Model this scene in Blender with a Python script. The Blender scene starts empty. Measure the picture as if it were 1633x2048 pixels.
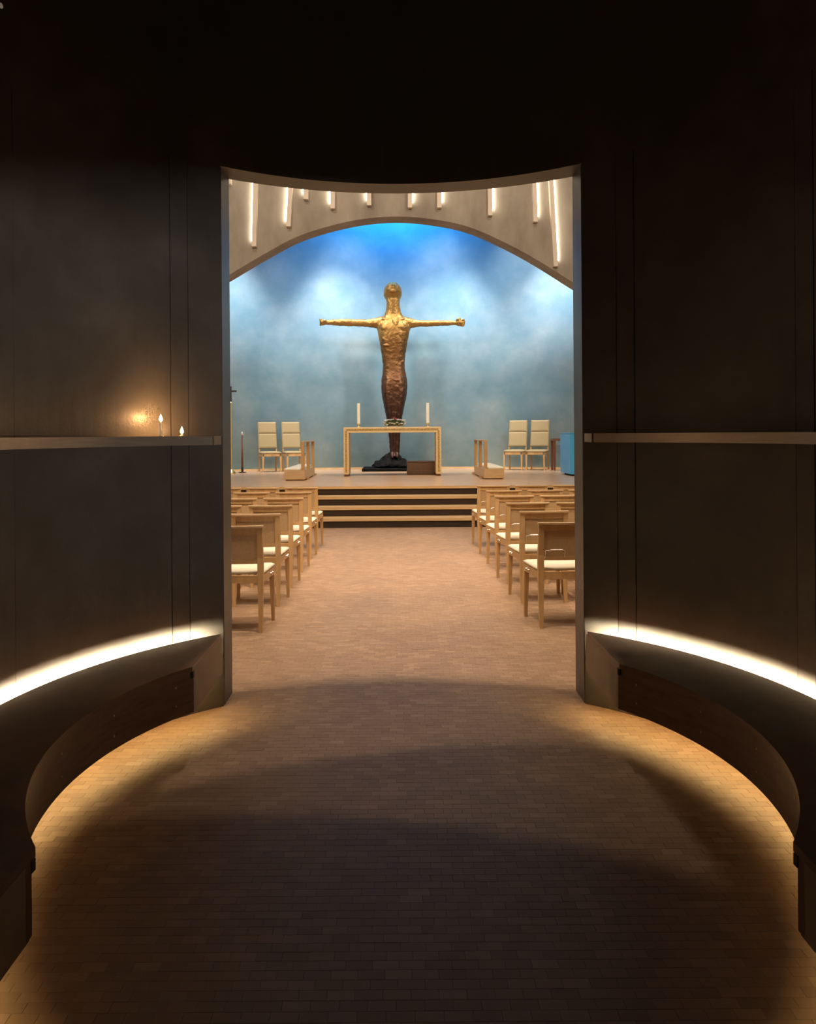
import bpy, bmesh, math, random
from mathutils import Vector, Matrix, noise

random.seed(7)
PI = math.pi
S = bpy.context.scene
COL = S.collection

# ------------------------------------------------------------------ camera
cam = bpy.data.cameras.new('camera')
cam.sensor_fit = 'HORIZONTAL'
cam.sensor_width = 36.0
cam.lens = 36.0 * 1500 / 1633
cam.shift_x = (816.5 - 790) / 1633
cam.shift_y = (868 - 1024) / 1633
cam.clip_start = 0.05
cam_o = bpy.data.objects.new('camera', cam)
COL.objects.link(cam_o)
cam_o.matrix_world = (Matrix.Translation((0, 0, 1.6)) @ Matrix.Rotation(PI / 2, 4, 'X')
                      @ Matrix.Rotation(math.radians(-0.4), 4, 'Z'))
S.camera = cam_o

# ------------------------------------------------------------------ world, exposure
w = bpy.data.worlds.new('world')
S.world = w
w.use_nodes = True
w.node_tree.nodes['Background'].inputs['Color'].default_value = (0, 0, 0, 1)
w.node_tree.nodes['Background'].inputs['Strength'].default_value = 0
S.view_settings.view_transform = 'Standard'
S.view_settings.look = 'None'
S.view_settings.exposure = 0.0
S.view_settings.gamma = 1.0
S.view_settings.use_curve_mapping = False
S.cycles.max_bounces = 6
S.cycles.diffuse_bounces = 3
S.cycles.glossy_bounces = 3
S.cycles.caustics_reflective = False
S.cycles.use_adaptive_sampling = True
S.cycles.adaptive_threshold = 0.08
S.cycles.sample_clamp_indirect = 4.0


# ------------------------------------------------------------------ lamps
def spot(name, loc, target, power, size_deg, col, radius=0.08, blend=0.5):
    l = bpy.data.lights.new(name, 'SPOT')
    l.energy = power
    l.spot_size = math.radians(size_deg)
    l.spot_blend = blend
    l.color = col
    l.shadow_soft_size = radius
    o = bpy.data.objects.new(name, l)
    COL.objects.link(o)
    o.location = loc
    d = Vector(target) - Vector(loc)
    o.rotation_euler = d.to_track_quat('-Z', 'Y').to_euler()
    return o


def area(name, loc, target, power, sx, sy, col):
    l = bpy.data.lights.new(name, 'AREA')
    l.shape = 'RECTANGLE'
    l.size, l.size_y = sx, sy
    l.energy = power
    l.color = col
    o = bpy.data.objects.new(name, l)
    COL.objects.link(o)
    o.location = loc
    d = Vector(target) - Vector(loc)
    o.rotation_euler = d.to_track_quat('-Z', 'Y').to_euler()
    return o


WARM = (1.0, 0.80, 0.60)
WARM2 = (1.0, 0.85, 0.68)
# ceiling spots of the nave (z = 7.7)
for nm, x, y, tx, ty, p, a in [
    ('nave_spot', 0.1, 5.08, 0.1, 5.4, 1330, 75),
    ('nave_spot', -0.9, 6.5, -0.7, 6.6, 520, 75),
    ('nave_spot', 1.0, 7.5, 0.9, 7.6, 360, 80),
    ('nave_spot', -1.7, 8.8, -1.5, 9.3, 800, 56),
    ('nave_spot', 1.9, 9.2, 1.7, 9.5, 800, 56),
    ('nave_spot', -1.0, 11.2, -1.0, 11.4, 760, 60),
    ('nave_spot', 1.2, 11.4, 1.2, 11.5, 760, 60),
]:
    spot(nm, (x, y, 7.7), (tx, ty, 0), p, a, WARM, 0.10, 0.5)
# added fill: rear soft light for the chair backs, two spots for the arch wall
area('nave_rear_fill', (0.1, 3.8, 6.6), (0.1, 10.0, 1.5), 700, 9.0, 1.2, WARM)
spot('arch_fill_spot', (-2.2, 9.6, 7.7), (-1.9, 13.3, 5.9), 220, 90, WARM, 0.10, 0.9)
spot('arch_fill_spot', (2.2, 9.6, 7.7), (1.9, 13.3, 5.9), 220, 90, WARM, 0.10, 0.9)
# sanctuary spots, hidden above the arch
spot('sanctuary_spot', (-2.2, 14.6, 8.2), (-1.8, 17.2, 0.6), 1300, 70, WARM2, 0.10, 0.7)
spot('sanctuary_spot', (2.2, 14.6, 8.2), (1.8, 17.2, 0.6), 1300, 70, WARM2, 0.10, 0.7)
spot('statue_spot', (-1.7, 15.0, 8.6), (-0.4, 19.5, 4.9), 800, 26, (1.0, 0.85, 0.62), 0.45, 1.0)
spot('statue_spot', (1.7, 15.0, 8.6), (0.4, 19.5, 4.9), 480, 26, (1.0, 0.85, 0.62), 0.45, 1.0)
# wash on the blue apse wall from just behind the arch, and washers above
NEUTRAL = (1.0, 0.95, 0.89)
spot('apse_wash', (-4.6, 14.3, 6.6), (-1.6, 20.2, 3.4), 1250, 66, NEUTRAL, 0.6, 1.0)
spot('apse_wash', (4.6, 14.3, 6.6), (1.6, 20.2, 3.4), 1250, 66, NEUTRAL, 0.6, 1.0)
for x in (-4.4, -1.5, 1.5, 4.4):
    spot('wall_downlight', (x, 18.55 - abs(x) * 0.12, 9.0), (x, 20.4 - abs(x) * 0.16, 2.4), 2250, 46, NEUTRAL, 0.12, 1.0)
spot('wall_washer', (3.9, 17.6, 8.8), (3.9, 19.9, 5.6), 450, 56, NEUTRAL, 0.08, 1.0)
spot('wall_washer', (1.25, 18.0, 8.8), (1.25, 20.5, 5.7), 220, 38, NEUTRAL, 0.08, 1.0)
spot('wall_washer', (-1.2, 18.0, 8.8), (-1.25, 20.5, 5.7), 170, 38, NEUTRAL, 0.08, 1.0)
area('blue_skylight', (0, 19.7, 8.9), (0, 20.5, 7.4), 150, 2.4, 0.25, (0.02, 0.40, 1.0))
# added unseen area light behind the camera, brightening the left anteroom wall
area('foyer_fill_light', (3.1, -6.7, 1.0), (-1.5, 3.8, 1.5), 330, 1.3, 1.2, (1.0, 0.93, 0.86))

# ------------------------------------------------------------------ materials
MATS = {}


def nodes(name):
    m = bpy.data.materials.new(name)
    m.use_nodes = True
    nt = m.node_tree
    b = nt.nodes['Principled BSDF']
    MATS[name] = m
    return m, nt, b


def ramp(nt, stops):
    r = nt.nodes.new('ShaderNodeValToRGB')
    e = r.color_ramp.elements
    while len(e) < len(stops):
        e.new(0.5)
    for i, (p, c) in enumerate(stops):
        e[i].position = p
        e[i].color = (*c, 1)
    return r


def noise_mat(name, stops, scale=3.0, detail=6, rough=0.6, metallic=0.0, stretch=(1, 1, 1), bump=0.0,
              bump_scale=40.0, spec=0.5, coat=0.0):
    m, nt, b = nodes(name)
    tc = nt.nodes.new('ShaderNodeTexCoord')
    mp = nt.nodes.new('ShaderNodeMapping')
    mp.inputs['Scale'].default_value = stretch
    nt.links.new(tc.outputs['Object'], mp.inputs['Vector'])
    n = nt.nodes.new('ShaderNodeTexNoise')
    n.inputs['Scale'].default_value = scale
    n.inputs['Detail'].default_value = detail
    n.inputs['Roughness'].default_value = 0.6
    nt.links.new(mp.outputs['Vector'], n.inputs['Vector'])
    r = ramp(nt, stops)
    nt.links.new(n.outputs['Fac'], r.inputs['Fac'])
    nt.links.new(r.outputs['Color'], b.inputs['Base Color'])
    b.inputs['Roughness'].default_value = rough
    b.inputs['Metallic'].default_value = metallic
    b.inputs['Specular IOR Level'].default_value = spec
    b.inputs['Coat Weight'].default_value = coat
    if bump:
        n2 = nt.nodes.new('ShaderNodeTexNoise')
        n2.inputs['Scale'].default_value = bump_scale
        n2.inputs['Detail'].default_value = 4
        nt.links.new(mp.outputs['Vector'], n2.inputs['Vector'])
        bp = nt.nodes.new('ShaderNodeBump')
        bp.inputs['Strength'].default_value = bump
        bp.inputs['Distance'].default_value = 0.02
        nt.links.new(n2.outputs['Fac'], bp.inputs['Height'])
        nt.links.new(bp.outputs['Normal'], b.inputs['Normal'])
    return m


def emit_mat(name, col, strength):
    m, nt, b = nodes(name)
    b.inputs['Base Color'].default_value = (0.8, 0.8, 0.8, 1)
    b.inputs['Emission Color'].default_value = (*col, 1)
    b.inputs['Emission Strength'].default_value = strength
    return m


noise_mat('concrete', [(0.3, (0.074, 0.067, 0.060)), (0.55, (0.11, 0.100, 0.090)), (0.75, (0.15, 0.138, 0.126))],
          scale=2.2, rough=0.40, bump=0.05, bump_scale=60)
noise_mat('concrete_pale', [(0.3, (0.23, 0.20, 0.165)), (0.55, (0.32, 0.285, 0.235)), (0.75, (0.39, 0.35, 0.29))],
          scale=1.6, rough=0.8, bump=0.08, bump_scale=40, stretch=(1.5, 1, 0.6))
noise_mat('plaster_dark', [(0.3, (0.05, 0.042, 0.035)), (0.7, (0.08, 0.07, 0.06))], scale=2)
noise_mat('subfloor', [(0.3, (0.10, 0.06, 0.035)), (0.7, (0.14, 0.085, 0.05))], scale=20)
noise_mat('beech', [(0.3, (0.48, 0.29, 0.115)), (0.55, (0.56, 0.345, 0.15)), (0.75, (0.62, 0.40, 0.19))],
          scale=3, stretch=(6, 6, 1), rough=0.42)
noise_mat('beech_pale', [(0.3, (0.55, 0.36, 0.17)), (0.6, (0.64, 0.44, 0.23)), (0.8, (0.70, 0.50, 0.29))],
          scale=3, stretch=(1, 8, 8), rough=0.42)
noise_mat('altar_wood', [(0.3, (0.62, 0.44, 0.20)), (0.7, (0.72, 0.54, 0.28))], scale=3, stretch=(2, 6, 6), rough=0.42)
noise_mat('back_panel', [(0.3, (0.42, 0.27, 0.13)), (0.7, (0.50, 0.33, 0.17))], scale=60, rough=0.7)
noise_mat('cushion', [(0.3, (0.74, 0.66, 0.50)), (0.7, (0.82, 0.75, 0.60))], scale=80, rough=0.9, bump=0.1, bump_scale=300)
noise_mat('upholstery', [(0.3, (0.31, 0.235, 0.12)), (0.7, (0.36, 0.28, 0.15))], scale=60, rough=0.9, bump=0.1, bump_scale=250)
noise_mat('platform_wood', [(0.3, (0.47, 0.29, 0.16)), (0.5, (0.55, 0.35, 0.21)), (0.75, (0.63, 0.42, 0.27))],
          scale=5, stretch=(1, 9, 1), rough=0.24, spec=0.35)
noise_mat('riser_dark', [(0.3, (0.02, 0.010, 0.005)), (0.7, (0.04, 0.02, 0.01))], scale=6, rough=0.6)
noise_mat('bench_wood', [(0.3, (0.14, 0.072, 0.040)), (0.55, (0.19, 0.102, 0.060)), (0.8, (0.24, 0.135, 0.085))],
          scale=3, stretch=(2, 2, 14), rough=0.38)
noise_mat('bench_end', [(0.3, (0.27, 0.20, 0.13)), (0.7, (0.36, 0.28, 0.19))], scale=5, rough=0.5)
noise_mat('black', [(0.3, (0.012, 0.01, 0.009)), (0.7, (0.02, 0.018, 0.015))], scale=8, rough=0.6)
noise_mat('steel', [(0.3, (0.50, 0.44, 0.37)), (0.7, (0.62, 0.55, 0.47))], scale=6, stretch=(1, 1, 12), rough=0.38, metallic=0.6)
noise_mat('screw_metal', [(0.3, (0.46, 0.37, 0.29)), (0.7, (0.55, 0.45, 0.36))], scale=6, rough=0.4, metallic=0.5)
noise_mat('chrome', [(0.3, (0.70, 0.67, 0.62)), (0.7, (0.8, 0.77, 0.72))], scale=6, rough=0.2, metallic=1.0)
noise_mat('brass', [(0.3, (0.68, 0.46, 0.16)), (0.7, (0.80, 0.58, 0.24))], scale=20, rough=0.3, metallic=1.0)
noise_mat('rock', [(0.3, (0.003, 0.0028, 0.0028)), (0.6, (0.007, 0.0065, 0.0065)), (0.85, (0.02, 0.018, 0.018))],
          scale=9, rough=0.75, spec=0.08, bump=0.9, bump_scale=25)
noise_mat('wax', [(0.3, (0.78, 0.72, 0.58)), (0.7, (0.85, 0.80, 0.68))], scale=5, rough=0.5)
noise_mat('brown_box', [(0.3, (0.15, 0.085, 0.045)), (0.7, (0.19, 0.11, 0.06))], scale=30, rough=0.6)
noise_mat('dark_wood', [(0.3, (0.12, 0.045, 0.02)), (0.7, (0.18, 0.07, 0.03))], scale=4, stretch=(5, 5, 1), rough=0.45)
noise_mat('blue_lacquer', [(0.3, (0.06, 0.40, 0.74)), (0.7, (0.08, 0.45, 0.78))], scale=1.5, rough=0.4)
noise_mat('white_fin', [(0.3, (0.72, 0.64, 0.55)), (0.7, (0.78, 0.70, 0.60))], scale=4, rough=0.6)
noise_mat('petal_white', [(0.3, (0.80, 0.78, 0.74)), (0.7, (0.88, 0.86, 0.82))], scale=30, rough=0.7)
noise_mat('petal_pink', [(0.3, (0.75, 0.25, 0.30)), (0.7, (0.85, 0.45, 0.48))], scale=30, rough=0.7)
noise_mat('petal_red', [(0.3, (0.50, 0.06, 0.12)), (0.7, (0.65, 0.12, 0.18))], scale=30, rough=0.7)
noise_mat('leaf', [(0.3, (0.10, 0.15, 0.04)), (0.7, (0.20, 0.25, 0.10))], scale=30, rough=0.6)
noise_mat('ceramic', [(0.3, (0.62, 0.60, 0.54)), (0.7, (0.72, 0.70, 0.63))], scale=10, rough=0.3)
emit_mat('led_bench', (1.0, 0.85, 0.56), 420.0)
emit_mat('led_floor', (1.0, 0.74, 0.34), 44.0)
emit_mat('led_fin', (1.0, 0.88, 0.70), 14.0)
emit_mat('flame', (1.0, 0.72, 0.36), 12.0).cycles.emission_sampling = 'NONE'
emit_mat('downlight', (1.0, 0.85, 0.65), 0.12).cycles.emission_sampling = 'NONE'


def apse_paint():
    m, nt, b = nodes('apse_paint')
    tc = nt.nodes.new('ShaderNodeTexCoord')
    n = nt.nodes.new('ShaderNodeTexNoise')
    n.inputs['Scale'].default_value = 0.9
    n.inputs['Detail'].default_value = 7
    n.inputs['Roughness'].default_value = 0.62
    n.inputs['Distortion'].default_value = 0.1
    nt.links.new(tc.outputs['Object'], n.inputs['Vector'])
    r = ramp(nt, [(0.32, (0.20, 0.38, 0.52)), (0.48, (0.26, 0.44, 0.57)), (0.60, (0.33, 0.50, 0.62)), (0.74, (0.43, 0.58, 0.68))])
    nt.links.new(n.outputs['Fac'], r.inputs['Fac'])
    nt.links.new(r.outputs['Color'], b.inputs['Base Color'])
    b.inputs['Roughness'].default_value = 0.85
    b.inputs['Specular IOR Level'].default_value = 0.2


apse_paint()


def floor_wood():
    m, nt, b = nodes('floor_wood')
    g = nt.nodes.new('ShaderNodeNewGeometry')
    oi = nt.nodes.new('ShaderNodeObjectInfo')
    ad = nt.nodes.new('ShaderNodeMath')
    ad.operation = 'ADD'
    fr = nt.nodes.new('ShaderNodeMath')
    fr.operation = 'FRACT'
    nt.links.new(g.outputs['Random Per Island'], ad.inputs[0])
    nt.links.new(oi.outputs['Random'], ad.inputs[1])
    nt.links.new(ad.outputs[0], fr.inputs[0])
    r = ramp(nt, [(0.0, (0.30, 0.192, 0.118)), (0.3, (0.335, 0.215, 0.132)), (0.8, (0.36, 0.235, 0.146)), (1.0, (0.41, 0.272, 0.172))])
    nt.links.new(fr.outputs[0], r.inputs['Fac'])
    tc = nt.nodes.new('ShaderNodeTexCoord')
    n = nt.nodes.new('ShaderNodeTexNoise')
    n.inputs['Scale'].default_value = 1.2
    n.inputs['Detail'].default_value = 6
    nt.links.new(g.outputs['Position'], n.inputs['Vector'])
    mx = nt.nodes.new('ShaderNodeMix')
    mx.data_type = 'RGBA'
    mx.blend_type = 'MULTIPLY'
    mx.inputs['Factor'].default_value = 1.0
    r2 = ramp(nt, [(0.3, (0.84, 0.84, 0.84)), (0.7, (1.05, 1.03, 1.0))])
    nt.links.new(n.outputs['Fac'], r2.inputs['Fac'])
    nt.links.new(r.outputs['Color'], mx.inputs['A'])
    nt.links.new(r2.outputs['Color'], mx.inputs['B'])
    nt.links.new(mx.outputs['Result'], b.inputs['Base Color'])
    b.inputs['Roughness'].default_value = 0.5
    b.inputs['Specular IOR Level'].default_value = 0.15


floor_wood()


def bronze():
    m, nt, b = nodes('bronze')
    tc = nt.nodes.new('ShaderNodeTexCoord')
    n = nt.nodes.new('ShaderNodeTexNoise')
    n.inputs['Scale'].default_value = 2.2
    n.inputs['Detail'].default_value = 8
    n.inputs['Roughness'].default_value = 0.65
    nt.links.new(tc.outputs['Object'], n.inputs['Vector'])
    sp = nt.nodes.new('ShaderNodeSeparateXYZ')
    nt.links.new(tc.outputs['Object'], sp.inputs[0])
    mr = nt.nodes.new('ShaderNodeMapRange')     # gold towards the top, darker brown towards the feet
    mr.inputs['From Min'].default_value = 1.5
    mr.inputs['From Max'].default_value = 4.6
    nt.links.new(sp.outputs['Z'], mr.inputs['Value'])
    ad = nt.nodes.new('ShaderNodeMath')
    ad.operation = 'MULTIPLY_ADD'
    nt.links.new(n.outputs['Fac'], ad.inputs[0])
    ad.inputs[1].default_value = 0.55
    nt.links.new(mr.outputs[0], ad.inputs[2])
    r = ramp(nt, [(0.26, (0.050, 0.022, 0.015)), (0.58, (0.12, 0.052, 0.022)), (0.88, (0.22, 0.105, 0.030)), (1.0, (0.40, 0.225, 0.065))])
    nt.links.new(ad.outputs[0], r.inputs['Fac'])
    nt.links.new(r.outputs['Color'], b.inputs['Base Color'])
    b.inputs['Metallic'].default_value = 0.75
    b.inputs['Roughness'].default_value = 0.46
    n2 = nt.nodes.new('ShaderNodeTexNoise')
    n2.inputs['Scale'].default_value = 14
    n2.inputs['Detail'].default_value = 6
    nt.links.new(tc.outputs['Object'], n2.inputs['Vector'])
    bp = nt.nodes.new('ShaderNodeBump')
    bp.inputs['Strength'].default_value = 0.6
    bp.inputs['Distance'].default_value = 0.03
    nt.links.new(n2.outputs['Fac'], bp.inputs['Height'])
    nt.links.new(bp.outputs['Normal'], b.inputs['Normal'])


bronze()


def inscription():
    """gilded wood with a band of small dark incised characters"""
    m, nt, b = nodes('inscription')
    tc = nt.nodes.new('ShaderNodeTexCoord')
    mp = nt.nodes.new('ShaderNodeMapping')
    mp.inputs['Scale'].default_value = (60, 1, 60)
    nt.links.new(tc.outputs['Object'], mp.inputs['Vector'])
    v = nt.nodes.new('ShaderNodeTexNoise')
    v.inputs['Scale'].default_value = 0.9
    v.inputs['Detail'].default_value = 3
    nt.links.new(mp.outputs['Vector'], v.inputs['Vector'])
    r = ramp(nt, [(0.44, (0.16, 0.10, 0.03)), (0.52, (0.50, 0.34, 0.12))])
    nt.links.new(v.outputs['Fac'], r.inputs['Fac'])
    nt.links.new(r.outputs['Color'], b.inputs['Base Color'])
    b.inputs['Roughness'].default_value = 0.5


inscription()


# ------------------------------------------------------------------ mesh helpers
class MB:
    def __init__(s):
        s.v, s.f = [], []

    def add(s, verts, faces):
        o = len(s.v)
        s.v += [tuple(p) for p in verts]
        s.f += [tuple(i + o for i in f) for f in faces]
        return s

    def hexa(s, p):
        """8 points: bottom ring 0-3, top ring 4-7"""
        return s.add(p, [(3, 2, 1, 0), (4, 5, 6, 7), (0, 1, 5, 4), (1, 2, 6, 5), (2, 3, 7, 6), (3, 0, 4, 7)])

    def box(s, x0, x1, y0, y1, z0, z1):
        return s.hexa([(x0, y0, z0), (x1, y0, z0), (x1, y1, z0), (x0, y1, z0),
                       (x0, y0, z1), (x1, y0, z1), (x1, y1, z1), (x0, y1, z1)])

    def taper(s, c0, s0, c1, s1):
        """square bar from centre c0 (half sizes s0) to c1 (half sizes s1), along z"""
        (x, y, z), (a, b_) = c0, s0
        (X, Y, Z), (A, B) = c1, s1
        return s.hexa([(x - a, y - b_, z), (x + a, y - b_, z), (x + a, y + b_, z), (x - a, y + b_, z),
                       (X - A, Y - B, Z), (X + A, Y - B, Z), (X + A, Y + B, Z), (X - A, Y + B, Z)])

    def loft(s, rings, cap=True):
        n = len(rings[0])
        o = len(s.v)
        for r in rings:
            s.v += [tuple(p) for p in r]
        for i in range(len(rings) - 1):
            for j in range(n):
                k = (j + 1) % n
                s.f.append((o + i * n + j, o + i * n + k, o + (i + 1) * n + k, o + (i + 1) * n + j))
        if cap:
            s.f.append(tuple(o + j for j in reversed(range(n))))
            m = o + (len(rings) - 1) * n
            s.f.append(tuple(m + j for j in range(n)))
        return s

    def lathe(s, prof, c=(0, 0, 0), n=16):
        return s.loft([[(c[0] + r * math.cos(2 * PI * j / n), c[1] + r * math.sin(2 * PI * j / n), c[2] + z)
                        for j in range(n)] for r, z in prof])

    def tube(s, pts, r, n=6):
        pts = [Vector(p) for p in pts]
        rings = []
        for i, p in enumerate(pts):
            d = (pts[min(i + 1, len(pts) - 1)] - pts[max(i - 1, 0)]).normalized()
            u = d.orthogonal().normalized() if i == 0 else (u - d * u.dot(d)).normalized()
            w_ = d.cross(u)
            rings.append([p + (u * math.cos(2 * PI * j / n) + w_ * math.sin(2 * PI * j / n)) * r for j in range(n)])
        return s.loft(rings)

    def ell(s, c, r, n=16, m=10, rot=None):
        rings = []
        for i in range(m + 1):
            t = PI * (0.02 + 0.96 * i / m)
            ring = []
            for j in range(n):
                p = Vector((r[0] * math.sin(t) * math.cos(2 * PI * j / n), r[1] * math.sin(t) * math.sin(2 * PI * j / n), -r[2] * math.cos(t)))
                if rot:
                    p = rot @ p
                ring.append(Vector(c) + p)
            rings.append(ring)
        return s.loft(rings)

    def build(s, name, mat, parent=None, smooth=False, bevel=0.0):
        me = bpy.data.meshes.new(name)
        me.from_pydata(s.v, [], s.f)
        me.validate()
        bm = bmesh.new()
        bm.from_mesh(me)
        bmesh.ops.recalc_face_normals(bm, faces=bm.faces)
        bm.to_mesh(me)
        bm.free()
        me.materials.append(MATS[mat])
        if smooth:
            for p in me.polygons:
                p.use_smooth = True
        o = bpy.data.objects.new(name, me)
        COL.objects.link(o)
        o.parent = parent
        if bevel:
            b = o.modifiers.new('bevel', 'BEVEL')
            b.width = bevel
            b.segments = 2
            b.limit_method = 'ANGLE'
        return o


def box(*a):
    return MB().box(*a)


def thing(name, label, cat, loc=(0, 0, 0), rz=0.0, group=None):
    o = bpy.data.objects.new(name, None)
    COL.objects.link(o)
    o.empty_display_size = 0.1
    o.location = loc
    o.rotation_euler = (0, 0, rz)
    return tag(o, label, cat, group)


def tag(o, label, cat, group=None):
    o['label'] = label
    o['category'] = cat
    if group:
        o['group'] = group
    return o


def struct(o, label=None, cat=None):
    o['kind'] = 'structure'
    if label:
        o['label'] = label
    if cat:
        o['category'] = cat
    return o


def copy_tree(o, parent=None):
    c = o.copy()
    COL.objects.link(c)
    c.parent = parent
    for ch in list(o.children):
        copy_tree(ch, c)
    return c


# ------------------------------------------------------------------ the round anteroom
CX, CY = 0.047, 2.93
RW, RO = 1.84, 2.03
HALF = 1.067
DOOR_Z = 3.19
TOP = 5.0


def pol(r, a, z):
    return (CX + r * math.sin(a), CY + r * math.cos(a), z)


def arc_box(mb, r0, r1, a0, a1, z0, z1, n=24, half=None, side=1):
    """curved block; with half given its ends are cut in the plane |x - CX| = half"""
    rings = []
    for i in range(n + 1):
        t = i / n
        ring = []
        for r, z in ((r0, z0), (r1, z0), (r1, z1), (r0, z1)):
            if half is None:
                a = a0 + (a1 - a0) * t
            else:
                e = math.asin(half / r)
                a = side * (e + (PI - 2 * e) * t)
            ring.append(pol(r, a, z))
        rings.append(ring)
    return mb.loft(rings)


R = math.radians
for side, nm, word in ((-1, 'wall_left', 'left'), (1, 'wall_right', 'right')):
    mb = MB()
    arc_box(mb, RW + 0.015, RO, 0, 0, 0, DOOR_Z, 40, HALF, side)
    e0 = math.asin(HALF / RW)
    mb2 = MB()
    wall = struct(mb.build(nm, 'concrete'), 'curved dark concrete wall of the round anteroom, %s of the doorway' % word, 'wall')
    # cast panels with open joints between them
    cuts = [R(35.45), R(41.9), R(45.3), R(75), R(78.4), R(108), R(111.4), R(144.55)]
    for i in range(len(cuts) - 1):
        a0 = cuts[i] + (0 if i == 0 else 0.0012)
        a1 = cuts[i + 1] - (0 if i == len(cuts) - 2 else 0.0012)
        pm = MB()
        arc_box(pm, RW - (0.002 if i % 2 else 0), RW + 0.0149, side * a0, side * a1, 0, DOOR_Z, 14 if a1 - a0 > 0.2 else 3)
        pm.build('concrete_panel', 'concrete', wall)
mb = MB()
arc_box(mb, RW, RO, -PI, PI, DOOR_Z, TOP, 96)
struct(mb.build('wall_upper', 'concrete'), 'dark concrete wall above the doorway with curved lower edge', 'wall')
mb = MB().lathe([(RO + 0.05, TOP), (RO + 0.05, TOP + 0.1)], (CX, CY, 0), 48)
struct(mb.build('ceiling', 'plaster_dark'), 'dark ceiling of the round anteroom', 'ceiling')

# benches
for side, word in ((-1, 'left'), (1, 'right')):
    t = thing('bench', 'curved dark wooden bench with glowing back edge, %s of the doorway' % word, 'bench',
              pol(1.6, side * PI / 2, 0.0), 0, 'curved anteroom benches')
    off = Vector(t.location)

    def loc(mb):
        mb.v = [tuple(Vector(p) - off) for p in mb.v]
        return mb
    SF, SB = 1.345, 1.785
    loc(arc_box(MB(), SF, SB, 0, 0, 0.418, 0.444, 40, HALF, side)).build('seat', 'bench_wood', t)
    fp = loc(arc_box(MB(), SF + 0.014, SF + 0.034, 0, 0, 0.21, 0.4175, 40, HALF + 0.0005, side)).build('front_panel', 'bench_wood', t)
    loc(arc_box(MB(), SF + 0.035, 1.70, 0, 0, 0.212, 0.228, 40, HALF + 0.02, side)).build('bottom_board', 'bench_wood', t)
    # end boards, cut parallel to the aisle
    xs = CX + side * (HALF + 0.001)
    for far in (1, -1):
        y0 = CY + far * math.sqrt((SF + 0.022) ** 2 - HALF ** 2)
        y1 = CY + far * (math.sqrt(RW ** 2 - HALF ** 2) - 0.03)
        ya, yb = min(y0, y1), max(y0, y1)
        x0, x1 = sorted((xs, xs + side * 0.016))
        loc(box(x0, x1, ya, yb, 0.205, 0.4175)).build('end_board', 'bench_end', t)
        yc0 = y0 - far * 0.022
        x0, x1 = sorted((xs - side * 0.004, xs + side * 0.045))
        y_a, y_b = sorted((yc0 - far * 0.008, yc0 + far * 0.012))
        loc(box(x0, x1, y_a, y_b, 0.385, 0.4175)).build('corner_block', 'black', t)
    loc(arc_box(MB(), 1.745, 1.750, 0, 0, 0.345, 0.375, 40, HALF + 0.035, side)).build('light_strip', 'led_bench', t)['label'] = 'glowing warm white light strip'
    loc(arc_box(MB(), 1.70, RW - 0.006, 0, 0, 0.314, 0.322, 40, HALF + 0.02, side)).build('light_trough', 'bench_wood', t)
    loc(arc_box(MB(), 1.80, 1.81, 0, 0, 0.268, 0.310, 40, HALF + 0.05, side)).build('floor_light_strip', 'led_floor', t)
    # screws in pairs along the front panel
    e = math.asin((HALF + 0.03) / SF)
    for k in range(5):
        a = e + 0.03 + (PI - 2 * e - 0.06) * k / 4
        for z in (0.27, 0.36):
            c = Vector(pol(SF + 0.014, side * a, z)) - off
            d = (Vector(pol(1.0, side * a, z)) - Vector(pol(SF, side * a, z))).normalized()
            MB().tube([c - d * 0.004, c + d * 0.002], 0.005, 8).build('screw', 'screw_metal', fp)

# shelves on the curved wall
for side, word, extra in ((-1, 'left', 'carrying two lit candles'), (1, 'right', 'with nothing on it')):
    t = thing('wall_shelf', 'narrow curved metal wall shelf %s of the doorway, %s' % (word, extra), 'shelf', pol(1.77, side * PI / 2, 1.545))
    off = Vector(t.location)
    mb = arc_box(MB(), 1.70, 1.712, 0, 0, 1.545, 1.596, 48, HALF + 0.012, side)
    mb.v = [tuple(Vector(p) - off) for p in mb.v]
    mb.build('front_strip', 'steel', t, smooth=False)
    mb = arc_box(MB(), 1.7125, RW - 0.002, 0, 0, 1.547, 1.590, 40, HALF + 0.016, side)
    mb.v = [tuple(Vector(p) - off) for p in mb.v]
    mb.build('board', 'bench_wood', t)
    xs = CX + side * (HALF + 0.003)
    y0 = CY + math.sqrt(1.70 ** 2 - HALF ** 2)
    y1 = CY + math.sqrt(RW ** 2 - HALF ** 2) - 0.012
    x0, x1 = sorted((xs, xs + side * 0.006))
    for far in (1, -1):
        ya, yb = (y0, y1) if far > 0 else (2 * CY - y1, 2 * CY - y0)
        mb = box(x0, x1, ya, yb, 1.545, 1.596)
        mb.v = [tuple(Vector(p) - off) for p in mb.v]
        mb.build('end_cap', 'bench_end', t)


def lamp_point(name, loc, power, col, r=0.01):
    l = bpy.data.lights.new(name, 'POINT')
    l.energy = power
    l.color = col
    l.shadow_soft_size = r
    o = bpy.data.objects.new(name, l)
    COL.objects.link(o)
    o.location = loc
    return o


def flame(mb, c, s):
    return mb.lathe([(0.1 * s, 0), (0.42 * s, 0.35 * s), (0.5 * s, 0.7 * s), (0.34 * s, 1.2 * s), (0.12 * s, 1.75 * s), (0.02 * s, 2.0 * s)], c, 12)


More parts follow.
